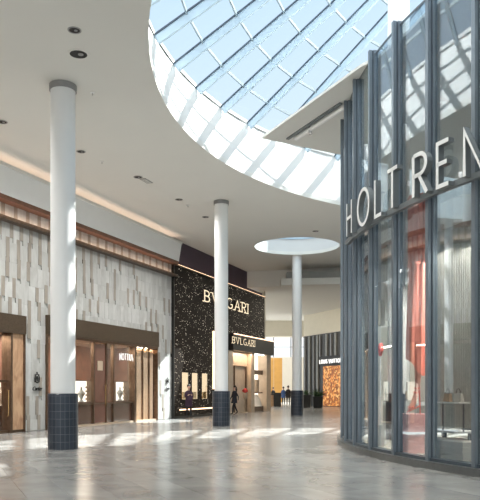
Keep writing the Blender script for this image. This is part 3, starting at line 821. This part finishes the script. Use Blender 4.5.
for ch in 'FREW':
    gw = GL[ch][0]*hL; a_ += (.28+gw/2)/RL
    lm = MB(); letter(lm, ch, 0, .11, hL, .08, .13, side=1); lm.v = [(v[0]-gw/2, v[1], v[2]) for v in lm.v]
    o = lm.build('letter', ['white_letter','letter_side'], sign); o.location = (RL*math.cos(a_), RL*math.sin(a_), 0); o.rotation_euler = (0,0,a_+PI/2)
    a_ += gw/2/RL
# roof slab with pointed overhang
k1 = ceilpt(262,138.5,HR); k2 = ceilpt(360,67.5,HR); k3 = ceilpt(334,153.5,HR)
e1 = (k2-k1); k2b = k1+e1*2.1; e3 = (k3-k1); k3b = k1+e3*3.0
roof = thing('canopy', 'pointed flat canopy over the curved glass store with a slot light below', 'canopy', (k1.x,k1.y,HR))
def rl(p): return (p.x-k1.x, p.y-k1.y)
# polygon: point, along first edge to the glass, round the glass, back along the second edge
rp = [rl(k1), rl(k2)]
ac = math.atan2(k2.y-HC_[1], k2.x-HC_[0])
a = ac if ac < 0 else ac-2*PI
arcp = []
aend = R(-101)
for i in range(31):
    g = a+(aend-a)*i/30; arcp.append((HC_[0]+(RG-.06-.25*min(1,i/3))*math.cos(g)-k1.x, HC_[1]+(RG-.06-.25*min(1,i/3))*math.sin(g)-k1.y))
rp += arcp[1:]
rp += [(HC_[0]+RG-k1.x, arcp[-1][1]), (HC_[0]+RG-k1.x, rl(k3b)[1]+2), rl(k3b)]
rp_ = []
for x_, y_ in rp:
    v_ = Vector((x_+k1.x-DC[0], y_+k1.y-DC[1], 0))
    if v_.length > R1-.3: v_ = v_.normalized()*(R1-.3)
    rp_.append((v_.x+DC[0]-k1.x, v_.y+DC[1]-k1.y))
MB().prism(rp_, 0, .07).build('slab', 'ceiling_paint', roof)
# slot and track along the first edge
dE = Vector((e1.x, e1.y, 0)).normalized(); nE = Vector((dE.y, -dE.x, 0))
if nE.dot(Vector((e3.x, e3.y, 0))) < 0: nE = -nE
s0 = ceilpt(287.5,138.3,HR)-k1; s1 = ceilpt(341,102.5,HR)-k1; s0.z = s1.z = 0
MB().bar(s0+Vector((0,0,-.02)), s1+Vector((0,0,-.02)), .10, .05).build('slot', 'letter_side', roof)
MB().tube([s0+nE*.13+dE*.3+Vector((0,0,-.09)), s1+nE*.13+Vector((0,0,-.09))], .065, 12).build('light_tube', 'white_letter', roof, smooth=True)
pm = s0+nE*.13+dE*1.15
MB().tube([pm+Vector((0,0,0)), pm+Vector((0,0,-.09)), pm+Vector((0,0,-.24))], .05, 10).build('tube_bracket', 'silver', roof)
# interior: upper floor slab, round back wall, lit ceilings
SO = (HC_[0], HC_[1])
st = MB().arc(SO, 2.0, 12.1, aA, aB, 4.6, 5.0, 72); struct('floor_upper', st, 'store_gray')
struct('wall_store', MB().arc(SO, 9.3, 9.6, aA, aB, 0, HR-.02, 60), 'store_beige')
st = MB().arc(SO, 9.6, RG-.45, aA, aB, 0, .05, 60); struct('floor_store', st, 'store_beige')
# linear lights on the store ceiling
for i, (px, y, w, what) in enumerate([(380, 263, 7, 'above the red fan bag'), (415, 252, 18, 'behind the top of the coral gown'), (449, 244, 26, 'above the bead curtain')]):
    r = 11.95; am = hang(px, r); am = am if am < 0 else am-2*PI
    da = w/2/692*14.5/.9/r
    tag(MB().arc((0,0), r-.05, r+.05, am-da, am+da, 4.54, 4.6, 6).build('linear_light', 'led_warm', None, (SO[0],SO[1],0)), 'warm linear light under the upper floor '+what, 'light')

def inside(px, r):
    a = hang(px, r); return Vector((SO[0]+r*math.cos(a), SO[1]+r*math.sin(a), 0)), a
def zin(p, y): return EYE+(HZ-y)/F*p.y
# coral gown on an oversized leg form
p, a = inside(416.5, 12.75)
gw = thing('gown_display', 'long coral gown draped over an oversized display leg in strappy sandal', 'display figure', p, a+PI/2)
ztop, zhem = zin(p, 196), zin(p, 362)
dm = MB(); nA, nZ = 56, 40; vs = []
for j in range(nZ+1):
    f_ = j/nZ; z = ztop+(zhem-ztop)*f_
    for i in range(nA):
        g = 2*PI*i/nA
        tw_ = 1.2*f_*f_
        fold = 1+.10*math.sin(7*g+3*tw_)+.05*math.sin(13*g-2*tw_+5*f_)
        rx = (.27+.02*f_)*fold; ry = (.17+.04*f_)*fold
        hem = .42*max(0, math.cos(g-.5))*f_**6 if True else 0
        vs.append((rx*math.cos(g)+.03*math.sin(3*f_), ry*math.sin(g), z-hem+.25*f_**5*(1-math.cos(g+.9))*.5))
fs = [(j*nA+i, j*nA+(i+1)%nA, (j+1)*nA+(i+1)%nA, (j+1)*nA+i) for j in range(nZ) for i in range(nA)]
fs.append(tuple(range(nA))); dm.add(vs, fs); dm.build('gown', 'coral_fabric', gw, smooth=True)
za, zf = zin(p, 389), zin(p, 412)
lg = MB(); lg.tube([(.15,-.02,zhem+.55),(.15,-.02,zhem),(.145,-.02,(zhem+za)/2+.12),(.10,-.02,za+.05),(.08,-.03,za-.06),(.04,-.10,zf+.2),(.02,-.18,zf+.08),(.01,-.22,zf+.03)], [.11,.10,.085,.055,.05,.062,.055,.02], 14)
lg.build('leg', 'mannequin_skin', gw, smooth=True)
sd = MB()
for zz_, r_, x_, y_ in ((za+.02,.062,.09,-.02),(za-.08,.062,.075,-.035),(zf+.12,.066,.025,-.14)):
    sd.tube([(x_+r_*math.cos(g), y_+r_*math.sin(g), zz_+.012*math.sin(2*g)) for g in [2*PI*i/16 for i in range(17)]], .014, 6)
sd.tube([(.09,.03,za-.02),(.09,.05,zf+.1),(.09,.05,zf-.04)], [.02,.016,.012], 6)
sd.bar((.08,.04,zf+.14),(.0,-.24,zf-.0), .09, .02); sd.build('sandal', 'coral_red', gw, smooth=True)
pt = MB().box(-.28,.28,-.32,.3,.05,zf-.045); pd_ = pt.build('pedestal', 'pink_panel', gw)
MB().box(-.34,.34,-.36,.34,zin(p,433.5),zin(p,431.3)).build('lit_shelf', 'sign_white', gw)
# red fan bag on a white stand
p, a = inside(380.5, 12.9)
rb_ = thing('bag_display', 'red fan shaped bag on a slim white stand in the glass store', 'bag', p, a+PI/2)
z0_ = zin(p, 356)
MB().rev([(.004,.05),(.16,.05),(.16,.08),(.02,.1),(.02,z0_-.02),(.07,z0_),(.004,z0_)], 16).build('stand', 'white_letter', rb_, smooth=True)
fb = MB(); vs = []
for i in range(13):
    g = R(20+i*10); r = .42*(1+.06*(i % 2)); vs += [(.03*math.cos(g)-.02,-.04,z0_), (r*math.cos(g)*.6,-.05+.03*(i%2),z0_+r*math.sin(g)*.8), (r*math.cos(g)*.6,.03+.03*(i%2),z0_+r*math.sin(g)*.8), (.03*math.cos(g)-.02,.03,z0_)]
fs = []
for i in range(12):
    b = 4*i
    for k in range(4): fs.append((b+k, b+4+k, b+4+(k+1)%4, b+(k+1)%4))
fs += [(0,1,2,3),(51,50,49,48)]; fb.add(vs, fs); fb.build('pleated_bag', 'coral_red', rb_)
# bead curtain
bc = MB(); ra = 12.95
aL, aR_ = hang(435, ra), hang(473, ra)
for i in range(24):
    a = aL+(aR_-aL)*i/23; c = (SO[0]+ra*math.cos(a), SO[1]+ra*math.sin(a))
    bc.rev([(.019,.75),(.019,4.95)], 8, c)
o = bc.build('bead_curtain', 'bead'); tag(o, 'fine vertical bead curtain behind the widest glass bay', 'curtain', kind='stuff')
pc = thing('window_plinth', 'low frosted plinth with lit top edge below the bead curtain', 'plinth', (SO[0],SO[1],0))
MB().arc((0,0), 12.5, 13.2, aL, aR_, .05, .48, 10).build('block', 'store_gray', pc)
MB().arc((0,0), 12.5, 13.2, aL, aR_, .48, .51, 10).build('top', 'velvet_white', pc)
pl_ = MB().arc((0,0), 13.18, 13.22, aL+R(.6), aR_-R(.8), .69, .72, 8).build('light_edge', 'sign_white', pc)
MB().arc((0,0), 12.6, 13.2, aL+R(.6), aR_-R(.8), .65, .69, 8).build('shelf', 'store_gray', pc)
for k in (0,1):
    a = (aL+R(.8)) if k == 0 else aR_-R(1.0)
    q = MB(); q.arc((0,0), 12.8, 12.9, a, a+R(.2), .51, .65, 2); q.build('shelf_leg', 'steel_dark', pc)
# product boxes and mirrored panels in the windows
def goods(px, y0, y1, w, label, r=12.95, mat='velvet_white'):
    p, a = inside(px, r); t = thing('display_stand', label, 'display stand', p, a+PI/2)
    zb_, zt_ = zin(p, y1), zin(p, y0)
    MB().box(-w/2, w/2, -.15, .15, .05, zb_).build('plinth', 'store_gray', t)
    MB().box(-w/2+.02, w/2-.02, -.10, .10, zb_, zt_).build('box', mat, t, bevel=.01)
    MB().box(-w*.3, w*.3, -.13, -.10, zb_+.05, zb_+(zt_-zb_)*.5).build('product', 'beige_stone', t, bevel=.01)
goods(365, 374, 400, .22, 'slim white display box in the narrow bay at the left of the glass store')
goods(410.5, 382, 400.5, .2, 'white display box on a stand left of the coral gown leg', 12.2)
goods(378, 396, 425, .3, 'white display box on a stand below the red fan bag', 13.1)
# handbags on a glass shelf behind the widest bay
pa_, aa_ = inside(453, 13.25)
hs = thing('display_shelf', 'pale shelf on posts behind the widest glass bay with two handbags on it', 'shelf', pa_, aa_+PI/2)
zs = zin(pa_, 402)
MB().box(-.36,.36,-.13,.13,zs-.03,zs).build('shelf_board', 'velvet_white', hs)
for x_ in (-.33,.33): MB().box(x_-.012,x_+.012,-.012,.012,.7,zs-.03).build('post', 'steel_dark', hs)
for x_, w__, mt_, lb_ in ((-.17,.11,'tan_marble','tan handbag on the left of the pale shelf in the widest bay'),(.17,.13,'store_beige','beige handbag on the right of the pale shelf in the widest bay')):
    hb_ = thing('handbag', lb_, 'handbag', pa_+Vector((x_*math.cos(aa_+PI/2), x_*math.sin(aa_+PI/2), zs+.001)), aa_+PI/2, 'handbags on the store shelf')
    MB().add([(-w__,-.05,0),(w__,-.05,0),(w__,.05,0),(-w__,.05,0),(-w__*.8,-.03,.17),(w__*.8,-.03,.17),(w__*.8,.03,.17),(-w__*.8,.03,.17)], [(3,2,1,0),(4,5,6,7),(0,1,5,4),(1,2,6,5),(2,3,7,6),(3,0,4,7)]).build('body', mt_, hb_, bevel=.012)
    MB().tube([(w__*.5*math.cos(R(q_)),0,.17+.10*math.sin(R(q_))) for q_ in range(0,181,20)], .009, 6).build('handle', 'shop_dark', hb_)
# stair with rail seen behind the curtain
sr = thing('stair_rail', 'dark curved handrail with thin balusters behind the bead curtain', 'railing', (SO[0],SO[1],0))
rm = MB(); pts = []
for i in range(13):
    a = R(-163+.8*i); z = 2.45+.06*i; pts.append((11.0*math.cos(a), 11.0*math.sin(a), z))
rm.tube(pts, .03, 8); rm.build('handrail', 'black_metal', sr)
for q_ in pts: MB().tube([(q_[0],q_[1],.05),(q_[0],q_[1],q_[2])], .014, 6).build('baluster', 'black_metal', sr)

# ================================================================ CEILING FITTINGS
def fitting(kind, px, y, r, label, z=ZC):
    p = ceilpt(px, y, z)
    if kind == 'downlight':
        t = thing('downlight', label, 'downlight', p)
        MB().rev([(r*.78,-.012),(r,-.012),(r,0),(r*.78,0)], 28).build('trim_ring', 'gray_metal' if r < .2 else 'ceiling_paint', t)
        MB().cyl((0,0), -.008, 0, r*.8, 24).build('baffle', 'black_matte', t)
        MB().cyl((r*.2,0), -.02, -.008, r*.25, 12).build('lamp', 'gray_metal', t)
    else:
        t = thing('sprinkler', label, 'sprinkler', p)
        MB().cyl((0,0), -.015, 0, r, 16).build('rose', 'white_letter', t)
        MB().tube([(0,0,-.015),(0,0,-.07)], r*.3, 8).build('head', 'silver', t)
for k_, px, y, r, lb in [
    ('downlight', 74.5, 30, .15, 'small black downlight above the big one near the tall column'),
    ('downlight', 78.5, 54, .26, 'biggest black downlight in a pale ring near the tall column'),
    ('downlight', 2.5, 121.8, .15, 'black downlight at the left edge of the ceiling'),
    ('downlight', 81, 151.5, .15, 'black downlight just right of the tall left column'),
    ('downlight', 138, 177, .17, 'black downlight midway between the two left columns beside a grey vent'),
    ('downlight', 179, 199.5, .16, 'black downlight near the cove light, second left of the middle column'),
    ('downlight', 205.5, 217, .16, 'black downlight closest left of the middle column'),
    ('downlight', 315.5, 231, .2, 'black downlight beside the small round ceiling opening'),
    ('sprinkler', 92.5, 92.5, .06, 'small white sprinkler right of the tall column top'),
    ('sprinkler', 102, 161.5, .06, 'small white sprinkler right of the tall left column lower down'),
    ('sprinkler', 188, 205.5, .07, 'small white sprinkler between the last two downlights by the middle column'),
    ]: fitting(k_, px, y, r, lb)
p = ceilpt(146.3, 180.8, ZC)
vt = thing('ceiling_vent', 'slim grey vent beside a downlight between the two left columns', 'vent', p, UA)
MB().box(-.3,.3,-.12,.12,-.015,0).build('frame', 'gray_metal', vt)
for k in range(3): MB().box(-.26,.26,-.08+.06*k,-.05+.06*k,-.022,-.015).build('slat', 'ceiling_paint', vt)

# ================================================================ PEOPLE
def person(loc, face, label, coat, stride=0., hair='hair_dark', long_hair=False, bag=None, h=1.68, hold=False, coat_len=.52):
    root = thing('person', label, 'person', loc, face)
    k = h/1.7
    J = {}; E_ = []; RD = {}
    def j(n, co, r, par=None):
        J[n] = Vector(co)*k; RD[n] = r*k
        if par: E_.append((par, n))
    # faces -y
    j('pelvis', (0,0,.93), .13); j('belly', (0,-.01,1.08), .12, 'pelvis'); j('chest', (0,0,1.27), .135, 'belly'); j('neck0', (0,.01,1.42), .065, 'chest')
    j('neck1', (0,0,1.49), .05, 'neck0'); j('head0', (0,-.015,1.56), .075, 'neck1'); j('head1', (0,-.01,1.64), .085, 'head0'); j('head2', (0,0,1.69), .06, 'head1')
    for s_, sg_ in (('l', 1), ('r', -1)):
        st = stride*sg_
        j('sh'+s_, (.16*sg_,.0,1.36), .062, 'chest')
        if hold:
            el = (.20*sg_,-.04,1.10); wr = (.10*sg_,-.24,1.18); hd = (.08*sg_,-.29,1.21)
        else:
            el = (.21*sg_,.03+.5*st,1.10); wr = (.22*sg_,-.05+.8*st,.87); hd = (.22*sg_,-.08+.85*st,.80)
        j('el'+s_, el, .042, 'sh'+s_); j('wr'+s_, wr, .028, 'el'+s_); j('hd'+s_, hd, .034, 'wr'+s_)
        dv_ = (Vector(hd)-Vector(wr)).normalized(); sd_ = Vector((0,1,0)) if not hold else Vector((1,0,0))
        for f_ in range(4):
            b0 = Vector(hd)+sd_*(f_-1.5)*.018+dv_*.03; ln = (.035,.042,.045,.036)[f_]
            j('f%d%s' % (f_, s_), b0+dv_*ln*.6, .009, 'hd'+s_); j('g%d%s' % (f_, s_), b0+dv_*ln*1.3+Vector((-.012*sg_,0,.0)), .008, 'f%d%s' % (f_, s_))
        j('th'+s_, Vector(hd)-sd_*.035+dv_*.005, .01, 'hd'+s_); j('ti'+s_, Vector(hd)-sd_*.045+dv_*.035, .009, 'th'+s_)
        j('hip'+s_, (.09*sg_,0,.86), .095, 'pelvis'); j('kn'+s_, (.095*sg_,-.04-.55*st,.48), .06, 'hip'+s_)
        j('an'+s_, (.10*sg_,.03-1.0*st+(.12 if st < 0 else 0)*0,.09+(.06 if st < 0 else 0)), .042, 'kn'+s_)
        j('to'+s_, (.11*sg_,-.14-1.0*st,.045), .036, 'an'+s_)
    me = bpy.data.meshes.new('body'); names = list(J)
    me.from_pydata([J[n] for n in names], [(names.index(a), names.index(b)) for a, b in E_], [])
    o = bpy.data.objects.new('body', me); C.objects.link(o)
    sk_ = o.modifiers.new('skin', 'SKIN'); sk_.use_smooth_shade = True
    sb_ = o.modifiers.new('sub', 'SUBSURF'); sb_.levels = 1; sb_.render_levels = 1
    if not me.skin_vertices: 
        bm = bmesh.new(); bm.from_mesh(me); bm.verts.layers.skin.verify(); bm.to_mesh(me); bm.free()
    for i, n in enumerate(names): me.skin_vertices[0].data[i].radius = (RD[n], RD[n]*(.8 if n in ('chest','belly') else 1))
    for i, n in enumerate(names): me.skin_vertices[0].data[i].use_root = (n == 'pelvis')
    m2 = bpy.data.meshes.new_from_object(o.evaluated_get(bpy.context.evaluated_depsgraph_get())); bpy.data.objects.remove(o)
    for mm_ in ('skin','trouser_dark','shoe',coat): m2.materials.append(MATS[mm_])
    hands = [J['wrl'], J['wrr']]
    for p_ in m2.polygons:
        c = p_.center
        nearh = min(min((c-J[q]).length for q in ('hd'+s_,'f1'+s_,'ti'+s_,'g2'+s_)) for s_ in 'lr') < .07*k
        if c.z > 1.45*k or nearh: p_.material_index = 0
        elif c.z < .11*k: p_.material_index = 2
        elif c.z < .93*k and abs(c.x) < .19*k: p_.material_index = 1
        else: p_.material_index = 3
        p_.use_smooth = True
    bo = bpy.data.objects.new('body', m2); C.objects.link(bo); bo.parent = root
    # coat
    cm = MB(); rings = [(1.44,.075,.075),(1.40,.15,.10),(1.34,.205,.125),(1.2,.185,.135),(1.05,.165,.13),(.9,.19,.15),(1.44-coat_len-.22,.205,.17+abs(stride)*.25)]
    vs = []; nA = 20
    for z, rx, ry in rings:
        for i in range(nA): g = 2*PI*i/nA; vs.append((rx*k*math.cos(g), ry*k*math.sin(g)-.005, z*k))
    cm.add(vs, [(jj*nA+i, jj*nA+(i+1)%nA, (jj+1)*nA+(i+1)%nA, (jj+1)*nA+i) for jj in range(len(rings)-1) for i in range(nA)])
    cm.build('coat', coat, root, smooth=True)
    hm = MB(); hm.ball((0,.022*k,1.672*k), .094*k, .098*k, .098*k, 16)
    if long_hair: hm.tube([(0,.07*k,1.66*k),(0,.10*k,1.52*k),(0,.12*k,1.36*k)], [.08*k,.085*k,.04*k], 10)
    hm.build('hair', hair, root, smooth=True)
    fm_ = MB(); fm_.ball((0,-.108*k,1.615*k), .012*k, .02*k, .018*k, 8); nose = fm_.build('nose', 'skin', root, smooth=True)
    em = MB()
    for sg_ in (-1, 1): em.ball((.03*sg_*k,-.092*k,1.64*k), .011*k, .008*k, .007*k, 8)
    em.build('eyes', 'eye_dark', root); 
    mo = MB().ball((0,-.092*k,1.572*k), .022*k, .008*k, .006*k, 8); mo.build('mouth', 'red_flower', root)
    er = MB()
    for sg_ in (-1, 1): er.ball((.09*sg_*k,0,1.625*k), .014*k, .022*k, .032*k, 8)
    er.build('ears', 'skin', root)
    if bag:
        bg = MB(); bg.box(-.15,.15,-.34,-.25,.98,1.18); b2 = bg.build('handbag', bag, root, bevel=.02)
    return root
g = gnd(188.8, 418.4); g = Vector((g.x, g.y, 0))
person(g, R(18), 'person in a plum coat holding a phone before the lit shop windows', 'coat_plum', .03, hold=True, bag='coat_plum', h=1.74, coat_len=.6)
g = gnd(234.6, 414.8); person(g, R(-62), 'person with long dark hair in a navy coat walking past the beige entrance', 'coat_navy', .22, long_hair=True, h=1.7)
for px, y, fc, ct, lb, hh in ((267.2, 404.6, 160, 'coat_black', 'person in black behind the left end of the reception desk', 1.7),
                          (273.3, 404.2, 150, 'coat_black', 'person in black behind the middle of the reception desk', 1.68),
                          (283.4, 405.2, 170, 'coat_blue', 'person in a blue jacket at the end of the reception desk', 1.72),
                          (288.2, 406, 185, 'coat_black', 'person in a long black coat standing left of the far column', 1.8)):
    person(gnd(px, y), R(fc), lb, ct, 0.04, h=hh)

# ================================================================ LIGHT
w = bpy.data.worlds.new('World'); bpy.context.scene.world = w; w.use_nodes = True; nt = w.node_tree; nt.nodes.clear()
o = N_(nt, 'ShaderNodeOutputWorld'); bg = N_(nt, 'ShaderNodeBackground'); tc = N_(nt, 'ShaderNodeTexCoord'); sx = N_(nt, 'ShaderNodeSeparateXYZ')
cr = N_(nt, 'ShaderNodeValToRGB'); cr.color_ramp.elements[0].color = (.82,.90,.97,1); cr.color_ramp.elements[1].color = (1,.97,.91,1)
cr.color_ramp.elements[0].position = .2; cr.color_ramp.elements[1].position = .75
e_ = cr.color_ramp.elements.new(.5); e_.color = (.66,.83,1,1)
nt.links.new(tc.outputs['Generated'], sx.inputs[0]); nt.links.new(sx.outputs['Z'], cr.inputs[0]); nt.links.new(cr.outputs[0], bg.inputs['Color'])
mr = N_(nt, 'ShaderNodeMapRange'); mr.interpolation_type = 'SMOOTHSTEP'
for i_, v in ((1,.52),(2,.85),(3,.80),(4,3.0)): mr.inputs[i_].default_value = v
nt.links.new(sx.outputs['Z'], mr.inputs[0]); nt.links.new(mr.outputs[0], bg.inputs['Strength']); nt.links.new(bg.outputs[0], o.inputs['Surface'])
def lamp(name, typ, loc, energy, col=(1,1,1), size=1., rot=None, **kw):
    l = bpy.data.lights.new(name, typ); l.energy = energy; l.color = col
    if typ == 'AREA': l.size = size
    if typ in ('POINT','SPOT'): l.shadow_soft_size = size
    o = bpy.data.objects.new(name, l); C.objects.link(o); o.location = loc
    if rot: o.rotation_euler = rot
    for k_, v in kw.items(): setattr(l, k_, v)
    return o
sd_ = Vector((-.74,-.45,-1.0))
s = lamp('sun', 'SUN', (0,0,30), 12.0, (1,.95,.87)); s.rotation_euler = sd_.to_track_quat('-Z','Y').to_euler(); s.data.angle = R(.6)
def shop_lamp(t, s_, z, e, col=(1,.85,.70), sx_=2, sy=1):
    o = lamp('shop_lamp', 'AREA', W(t, s_, z), e, col, sx_, (0,0,UA)); o.data.shape = 'RECTANGLE'; o.data.size_y = sy
shop_lamp((TCa+tw(133,SW))/2, SW+1.2, 3.55, 230, sx_=4)
shop_lamp(tw(145,SW), SW+.3, 3.48, 90, (1,.75,.5), 2.2, .3)
shop_lamp(TLb-2, SW+1.0, 3.45, 150, sx_=3)
shop_lamp(TD+XB(242), SB-.3, 3.9, 60, (1,.8,.6), 3, .4)
# store interior lamps
for a_d, r_, z_, e_ in ((-156,12.2,4.5,170),(-164,12.2,4.5,170),(-172,12.2,4.5,130),(178,12.2,4.5,110),(-150,12,9.4,60),(-165,12,9.4,60),(-178,12,9.4,60)):
    lamp('store_lamp', 'AREA', (SO[0]+r_*math.cos(R(a_d)), SO[1]+r_*math.sin(R(a_d)), z_), e_, (1,.9,.78), 1.2)
# added fill lamp behind the viewpoint, brightening the whole hall
lamp('rear_fill_lamp', 'AREA', (-7,-6,9.3), 2300, (1,.96,.90), 9)
for px_, y_, e_ in ((-40,95,500),(2.5,121.8,400),(40,128,350),(81,151.5,450),(110,165,400),(138,177,450),(179,199.5,700),(205.5,217,700),(-140,40,900),(315.5,231,500),(240,222,500)):
    lamp('ceiling_fill_spot', 'SPOT', ceilpt(px_, y_, ZC-.06), e_, (1,.97,.93), .15, spot_size=R(150), spot_blend=1.0)  # added fill spots: unlit downlights made to shine, others without any fitting
# far hall lamps
lamp('hall_lamp', 'AREA', (1.5,76,8.3), 260, (1,.95,.86), 5); lamp('hall_lamp', 'AREA', (7,55,8.4), 250, (1,.88,.72), 4)
# ================================================================ CAMERA
cam = bpy.data.cameras.new('camera'); co = bpy.data.objects.new('camera', cam); C.objects.link(co)
co.location = (0,0,EYE); co.rotation_euler = (PI/2,0,0); cam.sensor_fit = 'HORIZONTAL'; cam.sensor_width = 36; cam.lens = 36*F/480
cam.shift_y = (HZ-250)/480; cam.clip_end = 400; cam.clip_start = .05
sc = bpy.context.scene; sc.camera = co
sc.view_settings.view_transform = 'Standard'; sc.view_settings.look = 'None'; sc.view_settings.gamma = 1; sc.view_settings.use_curve_mapping = False
sc.view_settings.exposure = 0.46
sc.cycles.use_denoising = True
sc.cycles.max_bounces = 12; sc.cycles.diffuse_bounces = 6; sc.cycles.transparent_max_bounces = 24
sc.cycles.sample_clamp_indirect = 6
